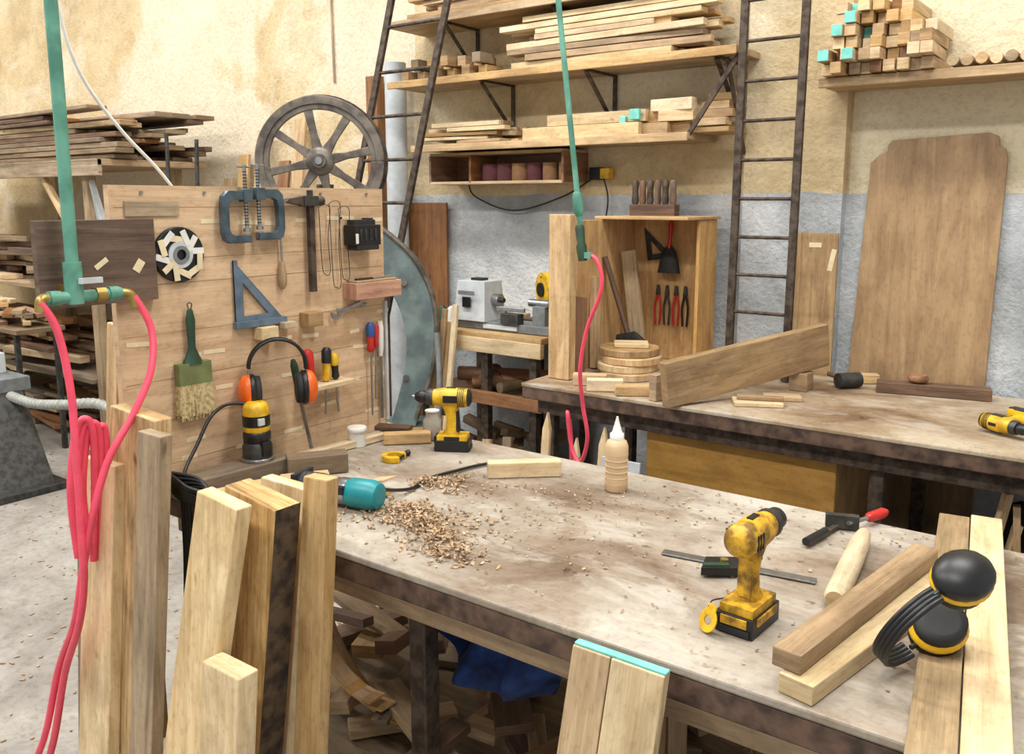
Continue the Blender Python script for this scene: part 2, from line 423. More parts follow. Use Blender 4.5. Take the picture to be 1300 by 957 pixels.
b=O('leaning_slat',.003);b.beam((-2.20,1.10,0),(-2.05,1.13,1.30),.05,.015,PINE,up=(0,1,0));b.beam((-2.20,1.18,0),(-2.06,1.19,1.15),.09,.015,GREYL,up=(0,1,0));b.done()

d=O('sanding_disc',0,BF(1.235,1.47))
d.rev([(.068,.004),(.068,.012),(.066,.014)],BLACK,n=40)
d.arc((0,0),.033,.017,0,360,.004,LGREY,.0145,24);d.arc((0,0),.022,.013,0,360,.003,MGREY,.018,20)
for i in range(12):
    a=math.radians(i*30+10);rr=U(.038,.056)
    d.box((rr*math.cos(a),rr*math.sin(a),.0165+.001*(i%3)),(.040,.015,.002),random.choice([TAPE,WHITE,WHITE]),(0,0,i*57))
d.done()
def gclamp(y,z,sgn,nm='g_clamp'):
    g=O(nm,.0015,BF(y,z,.012)@Matrix.Diagonal((sgn,1,1,1)))
    outer=[(.088,.134),(.02,.134),(.004,.120),(0,.09),(0,.03),(.006,.008),(.02,0),(.086,0)]
    inner=[(.088,.110),(.034,.110),(.024,.104),(.020,.088),(.020,.035),(.024,.026),(.034,.020),(.086,.020)]
    g.band(outer,inner,.018,CLAMPC)
    g.box((.078,.122,.009),(.028,.032,.024),CLAMPC);g.cyl((.078,.006,.008),(.078,.022,.008),.009,STEEL)
    g.cyl((.078,.036,.008),(.078,.20,.008),.0045,STEEL);g.cyl((.078,.028,.008),(.078,.038,.008),.010,STEEL)
    for i in range(18): g.cyl((.078,.045+i*.008,.008),(.078,.048+i*.008,.008),.0055,DSTEEL,n=10)
    g.cyl((.056,.195,.008),(.10,.195,.008),.0025,STEEL)
    g.done()
gclamp(1.352,1.492,1);gclamp(1.548,1.497,-1)
h=O('hammer',.001,BF(1.645,1.60,.02))
h.box((0,-.13,0),(.018,.25,.016),RUST);h.box((-.005,0,0),(.05,.028,.028),DSTEEL);h.cyl((.018,0,0),(.045,0,0),.013,RUST)
h.prism([(-.03,.013),(-.08,.006),(-.095,-.004),(-.075,-.006),(-.03,-.013)],.02,RUST,-.01);h.box((0,.02,0),(.014,.02,.012),DSTEEL);h.done()
s=O('screwdriver',0,BF(1.545,1.36,.012))
s.axrev((0,0,0),(0,.075,0),[(.004,0),(.011,.15),(.012,.5),(.009,.85),(.006,1)],OAK);s.cyl((0,.075,0),(0,.155,0),.003,STEEL);s.done()
q=O('set_square',.001,BF(1.39,1.272,.004))
q.ring([(0,0),(0,.175),(.158,.004)],[(.026,.026),(.026,.115),(.105,.027)],.006,SQC);q.box((.078,.004,.006),(.165,.018,.018),SQC);q.box((.006,.09,.003),(.012,.17,.008),SQC);q.done()
bt=O('battery_pack',.004,BF(1.835,1.50,.0))
bt.box((0,0,.028),(.105,.06,.05),BLACK);bt.box((0,.035,.024),(.085,.02,.034),DARK);bt.box((0,-.034,.03),(.09,.02,.045),DARK)
for k in range(4): bt.box((-.03+.02*k,.0,.054),(.007,.035,.004),DSTEEL)
bt.box((.02,.046,.03),(.03,.008,.02),BLACK);bt.box((-.045,-.01,.05),(.012,.03,.008),WHITE);bt.done()
wl=O('wire_hooks')
for y,z0,z1 in ((1.70,1.59,1.40),(1.74,1.60,1.36),(1.775,1.585,1.38)):
    wl.tube([(-1.92,y-.02,z0-.01),(-1.915,y,z0),(-1.915,y+.022,z0-.015),(-1.915,y+.012,(z0+z1)/2),(-1.915,y+.016,z1),(-1.915,y-.002,z1-.01),(-1.915,y-.014,z1+.02),(-1.915,y-.02,z0-.01)],.0012,DSTEEL,6)
wl.done()
o=O('tool_ledge',.002,BF(1.87,1.335));o.box((0,0,.03),(.19,.05,.06),REDW);o.box((.0,.028,.03),(.17,.006,.045),OAK);o.done()
sd=O('awl',0,BF(1.80,1.366));sd.cyl((0,.001,.03),(.07,.001,.03),.005,BLACK);sd.cyl((.07,.001,.03),(.15,.006,.03),.003,STEEL);sd.done()
w=O('wrench',.001,BF(1.79,1.285,.012)@M(rz=12))
w.box((0,0,0),(.10,.011,.006),STEEL);w.arc((.058,0),.016,.008,30,330,.007,STEEL,-.0035,14)
w.arc((-.058,0),.018,.009,210-60,210+200,.007,STEEL,-.0035,12);w.done()
for (y,z,a,bb,m,nm) in ((1.635,1.268,.055,.04,OAK,'wood_peg'),(1.475,1.248,.055,.034,PALE,'wood_peg'),(1.545,1.262,.04,.018,PALE,'wood_peg')):
    O(nm,.002,BF(y,z)).box((0,0,.02),(a,bb,.04),m).done()
p=O('paint_brush',0,BF(1.252,1.2,.014))
p.axrev((0,-.005,0),(0,.135,0),[(.030,0),(.020,.13),(.010,.3),(.011,.55),(.013,.8),(.008,.97),(.004,1)],DGREEN,sx=1,sy=.5)
p.box((0,-.028,0),(.092,.055,.022),OLIV)
p.prism([(-.045,-.055),(.045,-.055),(.05,-.13),(.03,-.138),(0,-.132),(-.03,-.14),(-.052,-.128)],.022,BRIST,-.011)
for i in range(90):
    x=U(-.044,.044);p.beam((x,-.055,U(-.011,.012)),(x*1.15+U(-.004,.004),-.135-U(0,.012),U(-.013,.014)),.0022,.0022,BRIST)
p.tube([(0,.125,0),(.006,.145,0),(0,.15,0),(-.006,.145,0),(0,.125,0)],.0015,DSTEEL,6);p.done()
def earmuffs(name,T,cupm,bandm,rim=None,k_=1.):
    e=O(name,0,T@Matrix.Scale(k_,4))
    P=[(.073*math.cos(math.radians(a)),.0,.055+.073*math.sin(math.radians(a))) for a in range(-8,190,11)]
    for dy in (-.009,-.003,.003,.009): e.tube([(x,dy,z) for x,y,z in P],.0045,bandm,6,3)
    for sx in (-1,1):
        e.cyl((sx*.073,0,.05),(sx*.078,0,.0),.004,STEEL if rim is None else BLACK)
        old=e.T;e.T=old@M(sx*.070,0,-.005)
        e.ball((sx*.008,0,0),(.024,.038,.046),cupm,n=24)
        e.rev([(.040,-.006),(.044,0),(.044,.005 if rim else .008),(.038,.012)],rim or BLACK,M(ry=-90*sx),24,True,1.05,.88)
        e.rev([(.034,.008),(.040,.012),(.038,.024),(.026,.026)],DARK,M(ry=-90*sx),24,True,1.05,.88)
        e.T=old
    e.done()
earmuffs('ear_defenders',BF(1.465,1.105,.075)@M(rx=-90)@M(rz=-30),ORG,BLACK,None,1.03)
t=O('tool_holder',.002,BF(1.665,1.075));t.box((0,0,.035),(.17,.014,.07),PALE);t.box((0,-.02,.006),(.15,.03,.012),PALE);t.done()
def sdriver(y,z,h,m,m2=None,bl=.09,r=.012,tilt=0,o=.035,nm='screwdriver'):
    s=O(nm,0,BF(y,z,o)@M(rz=tilt))
    s.axrev((0,0,0),(0,h,0),[(r*.6,0),(r,.08),(r*.8,.3),(r*.95,.6),(r,.9),(r*.6,1)],m,n=10)
    if m2: s.axrev((0,h*.55,0),(0,h*1.02,0),[(r*1.03,0),(r*1.05,.8),(r*.6,1)],m2,n=10)
    s.cyl((0,-bl,0),(0,0,0),.003,STEEL,n=8);s.done()
sdriver(1.615,1.085,.10,RED,None,.05,.016,8);sdriver(1.668,1.085,.095,YEL,BLACK,.10,.014,-3);sdriver(1.705,1.085,.075,BLACK,YEL,.10,.012,4)
s=O('rasp',0);s.axrev((-1.87,1.53,1.17),(-1.875,1.555,1.05),[(.006,0),(.011,.15),(.010,.7),(.006,1)],DGREEN,n=12)
s.beam((-1.875,1.555,1.05),(-1.885,1.60,.885),.012,.004,STEEL);s.done()
sdriver(1.865,1.14,.09,RED,BLUE,.20,.013,0,.02);sdriver(1.888,1.15,.075,RED,None,.16,.010,-2,.018)
s=O('long_chisel',.001,BF(1.915,.93,.012));s.box((0,.09,0),(.012,.2,.004),STEEL);s.axrev((0,.19,0),(0,.30,0),[(.006,0),(.010,.2),(.011,.8),(.008,1)],WHITE,n=12);s.done()

# ---------------------------------------------------------------- green pipe with pink hoses (left)
g=O('air_pipe');g.cyl((-1.87,.945,4.4),(-1.87,.945,1.40),.0135,GRN)
g.cyl((-1.87,.945,1.47),(-1.87,.945,1.38),.019,GRN);g.cyl((-1.87,.88,1.395),(-1.87,1.05,1.395),.013,GRN)
for y in (.90,1.0,1.03): g.cyl((-1.87,y-.01,1.395),(-1.87,y+.012,1.395),.018,BRASS if y==1.0 else GRN,n=6)
g.tube([(-1.87,.90,1.395),(-1.865,.872,1.395),(-1.86,.866,1.37)],.011,BRASS);g.tube([(-1.87,1.04,1.395),(-1.865,1.07,1.39),(-1.86,1.077,1.36)],.011,BRASS)
g.box((-1.845,.97,1.43),(.01,.05,.012),LGREY);g.box((-1.895,.945,1.41),(.03,.03,.02),BRASS);g.done()
g=O('pink_air_hose')
g.tube([(-1.86,.866,1.39),(-1.85,.892,1.33),(-1.84,.905,1.2),(-1.83,.90,1.05),(-1.82,.893,.9),(-1.82,.89,.78),(-1.86,.89,.66),(-1.97,.90,.5),(-2.08,.90,.25),(-2.2,.86,.012),(-2.4,.8,.012)],.0085,PINK)
g.tube([(-1.86,1.075,1.385),(-1.84,1.10,1.31),(-1.81,1.075,1.22),(-1.80,1.02,1.13),(-1.80,.955,1.04),(-1.81,.915,.92),(-1.83,.895,.80),(-1.88,.89,.66),(-2.0,.90,.5),(-2.1,.88,.25),(-2.25,.8,.012)],.0085,PINK)
for k in range(3):
    y0=.945+.014*k
    g.tube([(-1.90,y0-.025,.80),(-1.90,y0-.03,.95),(-1.89,y0-.012,1.09),(-1.88,y0+.008,1.12-.012*k),(-1.88,y0+.022,1.08),(-1.89,y0+.02,.95),(-1.90,y0+.01,.78)],.0085,PINK)
g.done()
O('white_cable').tube([(-1.97,.98,4.3),(-1.97,.98,2.3),(-1.97,1.01,2.02),(-1.97,1.05,1.88),(-1.97,1.13,1.77),(-1.97,1.22,1.68),(-1.97,1.27,1.62)],.004,WHITE).done()

g=O('hanging_air_pipe');g.cyl((-1.93,2.5,4.4),(-1.54,2.5,1.43),.0095,GRN)
g.axrev((-1.567,2.5,1.63),(-1.557,2.5,1.55),[(.012,0),(.018,.2),(.018,.8),(.012,1)],GRN,8)
g.axrev((-1.555,2.5,1.52),(-1.54,2.5,1.40),[(.013,0),(.017,.1),(.014,.5),(.019,.6),(.015,1)],DGREEN,8);g.box((-1.53,2.5,1.42),(.05,.02,.02),GRN);g.done()
g=O('pink_coiled_hose');g.tube([(-1.53,2.5,1.42),(-1.49,2.5,1.41),(-1.465,2.5,1.35),(-1.475,2.5,1.28),(-1.52,2.5,1.17),(-1.545,2.5,1.03),(-1.545,2.52,.9),(-1.53,2.53,.78),(-1.57,2.55,.68),(-1.62,2.57,.72),(-1.64,2.57,.85),(-1.64,2.6,.7),(-1.65,2.62,.2),(-1.66,2.6,.009),(-1.8,2.5,.009)],.0075,PINK);g.done()

# ---------------------------------------------------------------- things on main bench near board
o=O('base_plank',.003);o.beam((-1.86,1.185,.9035),(-1.84,1.46,.9035),.09,.045,GREYW);o.beam((-1.76,1.20,.894),(-1.73,1.33,.894),.05,.028,PALE);o.done()
r=O('trim_router',.002,M(-1.85,1.385,.927)@Matrix.Scale(.97,4))
r.rev([(.045,0),(.045,.008),(.03,.010)],STEEL,n=24);r.rev([(.040,.006),(.040,.04),(.034,.05)],DSTEEL,n=20)
r.box((.0,0,.035),(.085,.03,.04),BLACK);r.rev([(.034,.05),(.037,.055),(.037,.075),(.033,.08)],BLACK,n=20)
r.rev([(.033,.08),(.036,.09),(.036,.12),(.034,.145),(.030,.155),(.022,.16)],YEL,n=24)
r.rev([(.0365,.095),(.0368,.1),(.0368,.12),(.0365,.125)],BLACK,n=24);r.box((.034,-.01,.11),(.008,.02,.02),LGREY);r.done()
O('router_cable').tube([(-1.86,1.38,1.075),(-1.89,1.33,1.08),(-1.88,1.27,1.06),(-1.87,1.22,1.0),(-1.85,1.17,.95),(-1.80,1.13,.92)],.0045,BLACK).done()
c=O('cable_coil')
for k in range(7): c.tube([(-1.82+.01*k,1.095+.004*k,.97-.012*k),(-1.75+.01*k,1.14,.955-.006*k),(-1.69,1.135,.92-.01*k),(-1.66,1.11,.945-.012*k),(-1.70,1.08+.005*k,.96-.01*k),(-1.76,1.08,.975-.006*k)],.0055,BLACK,closed=True)
for k in range(3): c.tube([(-1.76+.015*k,1.10,.95),(-1.75+.012*k,1.095,.8),(-1.76+.018*k,1.09,.60+.05*k)],.0055,BLACK)
c.done()
o=O('pale_batten',.002);o.beam((-1.87,1.50,.892),(-1.84,1.84,.892),.035,.02,PALE);o.done()
o=O('wood_offcuts',.003)
o.beam((-1.79,1.43,.908),(-1.70,1.56,.908),.055,.052,GREYW);o.beam((-1.73,1.36,.895),(-1.66,1.46,.895),.04,.028,PINE);o.beam((-1.77,1.30,.89),(-1.74,1.38,.89),.05,.018,OAK);o.done()
o=O('stacked_offcuts',.003)
o.beam((-1.87,1.86,.892),(-1.76,1.93,.892),.055,.022,OAK);o.beam((-1.80,1.80,.898),(-1.70,1.90,.898),.04,.032,PINE);o.beam((-1.88,1.85,.911),(-1.78,1.90,.911),.045,.014,WALN);o.done()
j=O('white_tub',0,M(-1.85,1.74,.881));j.rev([(.025,0),(.026,.04),(.0265,.042),(.029,.043),(.029,.056),(.027,.058)],WHITE,n=28);j.done()
j=O('plastic_jar',0,M(-1.72,1.93,.881));j.rev([(.024,0),(.028,.004),(.028,.06),(.02,.07),(.02,.085)],GLASS,n=24);j.rev([(.022,.086),(.022,.09)],WHITE,n=20);j.rev([(.025,.003),(.025,.03)],TAN,n=20);j.done()
def drill(name,T,YM,tag=False):
    d=O(name,.0015,T)
    d.box((-.005,0,.018),(.112,.072,.036),BLACK);d.box((-.005,0,.043),(.098,.064,.018),YM);d.box((.045,0,.035),(.02,.05,.024),BLACK)
    d.box((-.005,.0,.008),(.118,.06,.012),DARK)
    if YM is YELD: d.box((-.005,0,.026),(.119,.05,.016),YM);d.box((-.005,0,.028),(.08,.079,.014),YM)
    V=[];n=14;prof=[(.05,.002,.030,.024),(.07,-.002,.021,.018),(.10,-.004,.021,.017),(.125,.0,.024,.018),(.15,.006,.031,.023)]
    for z,xc,a,bb in prof:
        for k in range(n):
            t=2*math.pi*k/n;V.append((xc+a*math.cos(t),bb*math.sin(t),z))
    F=[(i*n+k,i*n+(k+1)%n,(i+1)*n+(k+1)%n,(i+1)*n+k) for i in range(len(prof)-1) for k in range(n)]
    d.add(V,F,YM,None,2,True)
    d.box((-.020,0,.095),(.012,.026,.07),BLACK if YM is YEL else YM,(0,4,0));d.box((.024,0,.128),(.014,.016,.03),BLACK,(0,-10,0))
    d.axrev((-.062,0,.172),(.062,0,.172),[(.012,0),(.024,.02),(.030,.08),(.031,.3),(.032,.55),(.030,.75),(.025,1)],YM,24)
    if YM is YEL:
        d.axrev((-.066,0,.172),(-.048,0,.172),[(.016,0),(.027,.3),(.0305,1)],BLACK,24)
        for k in range(4): d.axrev((-.044+.006*k,0,.172),(-.041+.006*k,0,.172),[(.0318,0),(.0318,1)],BLACK,24)
        for sy in (-1,1): d.box((-.0,sy*.0315,.172),(.045,.004,.024),BLACK)
    else:
        d.axrev((-.066,0,.172),(-.050,0,.172),[(.014,0),(.026,.35),(.0305,1)],YM,24)
        for k in range(3):
            for sy in (-1,1): d.box((-.04+.010*k,sy*.0305,.172),(.004,.003,.03),DARK)
    d.axrev((.058,0,.172),(.082,0,.172),[(.027,0),(.028,.5),(.024,1)],DSTEEL,24)
    d.axrev((.082,0,.172),(.118,0,.172),[(.019,0),(.021,.1),(.021,.6),(.012,1)],BLACK,20)
    d.cyl((.115,0,.172),(.127,0,.172),.005,STEEL)
    d.box((0,0,.203),(.03,.012,.006),BLACK)
    d.box((-.005,.033,.043),(.05,.005,.012),BLACK)
    if tag:
        d.tube([(-.03,.030,.05),(-.055,.045,.05),(-.070,.045,.044)],.0015,BLACK,6)
        old=d.T;d.T=old@M(-.078,.040,.022,-25,-68)
        d.arc((0,0),.022,.009,0,360,.003,YEL,0,22);d.box((.018,0,.0015),(.022,.022,.004),YEL);d.T=old
    return d.done()
drill('cordless_drill',M(-1.60,1.88,.881,210)@Matrix.Scale(.90,4),YEL)
drill('cordless_drill',M(-.50,1.37,.881,86)@Matrix.Scale(.94,4),YELD,True)
k=O('small_clamp',.001,M(-1.66,1.70,.881,20));k.arc((0,0),.035,.020,40,320,.016,YEL,0,18);k.cyl((.02,-.02,.008),(.02,.045,.008),.004,BLACK);k.ball((.02,.05,.008),.009,BLACK);k.done()
r=O('palm_router',.001)
A=Vector((-1.615,1.335,.917));B=Vector((-1.40,1.385,.917))
r.axrev(A,B,[(.030,0),(.034,.03),(.034,.30),(.031,.33),(.031,.50),(.033,.52),(.033,.62)],STEEL,26)
r.axrev(A,B,[(.0325,.62),(.035,.66),(.036,.9),(.030,.99),(.020,1)],TEALP,26)
for t in (.06,.12,.18,.24): r.axrev(A+(B-A)*t,A+(B-A)*(t+.025),[(.0348,0),(.0348,1)],DSTEEL,24)
r.box((A.x+.12,A.y-.005,.93),(.05,.012,.02),BLACK,(0,0,13));r.box((B.x-.03,B.y-.034,.925),(.035,.006,.014),WHITE,(0,0,13))
r.axrev(A-(B-A)*.08,A,[(.010,0),(.012,1)],DSTEEL,12);r.box((A.x,A.y,.917),(.012,.075,.07),DARK,(0,0,13));r.done()
O('router_power_cord').tube([(-1.41,1.385,.935),(-1.43,1.46,.905),(-1.44,1.54,.887),(-1.46,1.62,.887),(-1.44,1.73,.887),(-1.42,1.80,.887),(-1.385,1.86,.887)],.0045,BLACK).done()
O('wood_block',.003).beam((-1.355,1.735,.902),(-1.21,1.865,.902),.035,.042,PALE).done()
b=O('glue_bottle',0,M(-1.03,1.845,.881))
b.rev([(.026,0),(.029,.004),(.029,.03),(.0275,.05),(.0275,.075),(.029,.095),(.029,.115),(.024,.128),(.016,.133)],POWD,n=28)
for z in (.02,.035,.05,.065,.08,.095): b.rev([(.0285,z-.002),(.0298,z),(.0285,z+.002)],POWD,n=28)
b.rev([(.0175,.131),(.0175,.147),(.013,.149),(.005,.178),(.003,.186),(.0025,.19)],WHITE,n=24);b.done()
def shav(name,cs,N,lr=(.006,.02)):
    s=O(name)
    for i in range(N):
        cx,cy,sd,h=random.choice(cs);x=random.gauss(cx,sd);y=random.gauss(cy,sd*.8);
        if not(-1.95<x<.5 and 1.2<y<1.97): continue
        q=max(0,1-math.hypot(x-cx,y-cy)/(2.2*sd));z=.882+U(0,h)*q
        l=U(*lr);w=U(.003,.007);T=M(x,y,z,U(0,360),U(-25,25),U(-30,30));n=4;a0=U(1.,3.5);V=[];F=[]
        rad=l/a0
        for k in range(n+1):
            a=a0*(k/n-.5)
            for e in (-w/2,w/2): V.append((rad*math.sin(a),e,rad*(1-math.cos(a))))
        F=[(2*k,2*k+1,2*k+3,2*k+2) for k in range(n)]
        old=s.T;s.T=T;s.add(V,F,SHAV,None,0);s.T=old
    s.done()
shav('wood_shavings',[(-1.34,1.43,.03,.018),(-1.27,1.38,.035,.020),(-1.18,1.33,.04,.014),(-1.11,1.29,.035,.010),(-1.22,1.40,.08,.002),(-1.38,1.40,.05,.003)],1000,(.007,.020))
shav('wood_shavings',[(-1.44,1.60,.03,.018),(-1.40,1.63,.04,.006)],200)
shav('sawdust_flakes',[(-1.0,1.75,.12,.001),(-1.25,1.45,.16,.001),(-.7,1.9,.12,.001),(-1.3,1.7,.12,.001),(-.35,1.95,.1,.001),(-.9,1.5,.2,.001),(-.6,1.5,.2,.001)],520,(.003,.010))
q=O('combination_square',.0008)
q.beam((-.755,1.555,.884),(-.455,1.60,.884),.024,.003,STEEL)
q.T=M(-.62,1.545,.8865,35);q.prism([(-.05,-.035),(.02,-.035),(.045,.0),(.03,.02),(-.03,.02)],.016,BLACK);q.box((-.02,-.028,.012),(.05,.012,.02),DGREEN);q.cyl((.0,-.01,.016),(.0,-.01,.024),.008,BRASS);q.done()
q=O('turned_rod',0);q.axrev((-.393,1.50,.902),(-.435,1.86,.902),[(.016,0),(.021,.03),(.021,.55),(.019,.85),(.014,.98),(.008,1)],PALE,24);q.done()
q=O('bar_clamp',.001);q.beam((-.525,1.76,.889),(-.49,1.99,.889),.012,.008,RUST);q.box((-.495,1.91,.90),(.07,.018,.03),DSTEEL,(0,0,20))
q.cyl((-.525,1.755,.895),(-.51,1.84,.895),.009,BLACK);q.axrev((-.455,1.96,.9),(-.43,2.03,.9),[(.006,0),(.011,.1),(.012,.8),(.006,1)],RED,12);q.cyl((-.48,1.90,.9),(-.455,1.96,.9),.005,STEEL);q.done()
q=O('bench_battens',.002);q.beam((-.358,1.185,.8965),(-.25,1.72,.8965),.055,.031,PALE);q.beam((-.378,1.20,.9285),(-.295,1.75,.9285),.046,.031,OAK);q.done()
dx,dy=-.1379,.9905
q=O('long_boards',.002)
for kx,m in ((-.162,GREYL),(-.098,PALE)):
    a=Vector((kx,1.10 ,.892));q.beam(a,a+Vector((dx,dy,0))*(1.0 if kx<-.15 else 1.03),.061,.022,m)
q.done()
zl=Vector((-.50,-.80,-.33)).normalized();xl=Vector((.25,-.50,.83));xl=(xl-zl*xl.dot(zl)).normalized();yl=zl.cross(xl)
EM=Matrix((xl,yl,zl)).transposed().to_4x4();EM.translation=(-.198,1.385,.993)
earmuffs('ear_defenders',EM,BLACK,BLACK,YEL,1.04)

# leaning planks front-left
def lp(o,x0,x1,y,z,t,m,xb=0,yb=-.2,cut=0,dark=None):
    V=[]
    for yy in (0,t):
        V+=[(x0+xb,y+yb+yy,0),(x1+xb,y+yb+yy,0),(x1,y+yy,z-cut),(x0,y+yy,z)]
    F=[(0,1,2,3),(4,7,6,5),(0,4,5,1),(1,5,6,2),(2,6,7,3),(3,7,4,0)]
    if dark: o.add(V,[F[0],F[1],F[2],F[4],F[5]],m,None,2);o.add(V,[F[3]],dark,None,2)
    else: o.add(V,F,m,None,2)
for nm,a in (('leaning_plank',(-2.11,-1.98,1.04,1.00,.03,GREYW,.05,-.1)),('leaning_plank',(-1.967,-1.835,.985,1.01,.03,PALE,.0,-.1)),
          ('leaning_plank',(-1.90,-1.72,1.02,1.135,.045,KNOT,-.05,-.1,.01)),('leaning_plank',(-1.710,-1.625,.975,1.115,.03,GREYL,-.02,-.1)),
          ('leaning_plank',(-1.436,-1.312,.93,1.05,.035,PALE,-.17,-.1,.012)),('leaning_plank',(-1.447,-1.29,1.0,1.04,.06,KNOT,-.05,-.1,.02,BARK)),
          ('leaning_plank',(-1.292,-1.222,1.07,1.07,.03,PINE,.0,-.1,-.005)),('leaning_plank',(-1.47,-1.33,1.105,1.025,.03,PALE,-.05,-.1)),
          ('leaning_plank',(-1.36,-1.25,.87,.75,.045,PALE,-.03,-.05,.0))):
    o=O(nm,.003);lp(o,*a);o.done()
o=O('teal_edged_plank',.002);lp(o,-.70,-.630,1.12,.885,.022,PINE,-.02,-.2,.0);lp(o,-.628,-.535,1.12,.885,.022,PALE,-.02,-.2,.0)
o.box((-.6165,1.131,.887),(.165,.016,.005),TEAL);o.done()

# ---------------------------------------------------------------- rear bench items
c=O('bench_tool_cabinet',.003)
c.box((-1.90,2.93,1.215),(.10,.05,.665),PINE,L=2);c.box((-1.94,3.28,1.2),(.016,.66,.64),PLY,L=2)
c.box((-1.745,3.60,1.2),(.39,.014,.64),PLY,L=2);c.box((-1.545,3.52,1.2),(.016,.18,.64),PLY,L=2);c.box((-1.75,3.46,1.528),(.44,.34,.014),SHELFW);c.done()
c=O('chisel_rack',.001);c.box((-1.79,3.50,1.56),(.22,.05,.05),WALN)
for i in range(6): c.axrev((-1.885+.037*i,3.50,1.58),(-1.885+.037*i,3.50,1.69),[(.012,0),(.016,.2),(.013,.6),(.016,.9),(.010,1)],WALN if i%2 else RUST,12)
c.done()
c=O('dust_brush');c.axrev((-1.74,3.56,1.38),(-1.735,3.56,1.515),[(.012,0),(.008,.4),(.011,.8),(.006,1)],RED,10);c.rev([(.055,0),(.045,.05),(.03,.10),(.014,.12)],DARK,M(-1.74,3.56,1.28),20,True,1,.5)
c.done()
c=O('speed_square',.001,WF(-1.86,1.33,3.59)@M(rz=8));c.ring([(0,0),(.0,.15),(.13,0)],[(.025,.025),(.025,.09),(.075,.025)],.006,DSTEEL);c.done()
c=O('hatchet',.001);c.cyl((-1.80,3.32,1.0),(-1.92,3.30,1.36),.012,WALN);c.prism([(-.07,-.01),(.05,-.03),(.08,.05),(.02,.09),(-.06,.07)],.025,DSTEEL,mx=M(-1.80,3.33,.95,0,0,90));c.box((-1.80,3.32,.90),(.02,.05,.035),WALN);c.done()
c=O('cabinet_offcuts',.002)
c.beam((-1.80,3.42,.885),(-1.88,3.44,1.38),.07,.02,GREYL,up=(0,1,0));c.beam((-1.90,3.20,.885),(-1.92,3.22,1.28),.05,.03,PINE,up=(1,0,0));c.beam((-1.90,3.05,.885),(-1.92,3.1,1.2),.09,.02,BROWN,up=(1,0,0));c.done()
c=O('pliers',.001)
for x,m in ((-1.80,RED),(-1.755,DSTEEL),(-1.71,RED),(-1.665,BLACK)):
    for sgn in (-1,1): c.tube([(x+sgn*.004,3.58,1.18),(x+sgn*.014,3.58,1.12),(x+sgn*.010,3.58,1.04)],.005,m,8)
    c.box((x,3.58,1.20),(.02,.012,.045),DSTEEL,taper=(.5,1))
c.done()
c=O('round_wood_blanks',.003)
for i in range(4):
    c.rev([(.122,0),(.125,.004),(.125,.026),(.122,.030)],[PINE,PALE,PINE,OAK][i],M(-1.70+.008*(-1)**i,3.13+.006*i,.881+.031*i),36,False)
c.box((-1.70,3.15,1.014),(.14,.10,.018),PALE,(0,0,30));c.done()
c=O('small_timber_blocks',.003)
for a,b_,w_,h_,m in (((-1.80,2.86,.904),(-1.68,2.92,.904),.045,.045,PINE),((-1.70,2.80,.904),(-1.58,2.87,.904),.045,.045,PALE),((-1.57,2.79,.900),(-1.44,2.88,.900),.05,.036,PINE),((-1.41,2.78,.93),(-1.37,2.93,.93),.035,.098,OAK)):
    c.beam(a,b_,w_,h_,m)
c.done()
c=O('long_heavy_plank',.004);c.beam((-1.335,2.72,.96),(-.985,3.40,1.05),.04,.165,OAK);c.box((-1.04,3.30,.916),(.07,.08,.07),OAK);c.done()
c=O('small_boards',.003);c.beam((-1.16,2.92,.889),(-1.01,3.0,.889),.10,.016,PALE);c.beam((-1.10,3.06,.889),(-.98,3.12,.889),.07,.016,PINE);c.beam((-1.15,2.93,.906),(-1.0,2.99,.906),.03,.016,OAK);c.done()
c=O('wooden_mallet',.002);c.cyl((-.93,3.40,.912),(-.87,3.47,.912),.03,DSTEEL);c.cyl((-.90,3.435,.912),(-1.0,3.52,.912),.010,WALN);c.done()
c=O('mallet_block',.003);c.beam((-.90,3.56,.90),(-.83,3.60,.90),.05,.036,PINE);c.done()
c=O('dark_plank',.003);c.beam((-.80,3.45,.902),(-.42,3.53,.902),.07,.042,WALN);c.axrev((-.66,3.48,.924),(-.66,3.48,.955),[(.016,0),(.036,.3),(.038,.7),(.030,1)],BROWN,24);c.done()
drill('cordless_drill',M(-.262,3.14,.881+.034,-30,0,90)@Matrix.Scale(.84,4),YEL)
c=O('plywood_sheet',.002);c.prism([(-1.01,.0),(-.475,.0),(-.455,1.75),(-.465,1.79),(-.485,1.80),(-.49,1.835),(-.52,1.85),(-.86,1.835),(-.875,1.815),(-.875,1.795),(-.905,1.78),(-.935,1.75)],.016,PLYB,z=0,L=1,mx=WF(0,0,3.71));c.done()
c=O('tall_narrow_board',.002);c.box((-1.115,3.65,.735),(.17,.012,1.47),OAK,(0,0,0));c.box((-1.12,3.643,1.42),(.05,.001,.02),TAPE);c.box((-1.05,3.643,1.36),(.02,.001,.09),TAPE,(0,10,0));c.done()

# ---------------------------------------------------------------- ladders
l=O('steel_ladder',.002)
for x0,x1,w_ in ((-1.375,-1.36,.030),(-1.135,-1.12,.030)): l.beam((x0,3.395,.884),(x1,3.395,3.1),.022,w_,RUST,up=(1,0,0))
for i in range(14): l.cyl((-1.37,3.395,1.0+.152*i),(-1.12,3.395,1.0+.152*i),.007,RUST,n=8)
l.done()
l=O('tall_ladder',.002)
def lx(z,k): return (-3.29+.28*(z-2.02)) if k==0 else (-3.06+.27*(z-1.46))
for k in (0,1): l.beam((lx(0,k),3.2,0),(lx(3.3,k),3.28,3.3),.02,.035,RUST,up=(1,0,0))
for i in range(14):
    z=.3+.215*i;l.cyl((lx(z,0),3.2+.024*z,z),(lx(z,1),3.2+.024*z,z),.009,RUST,n=8)
l.done()

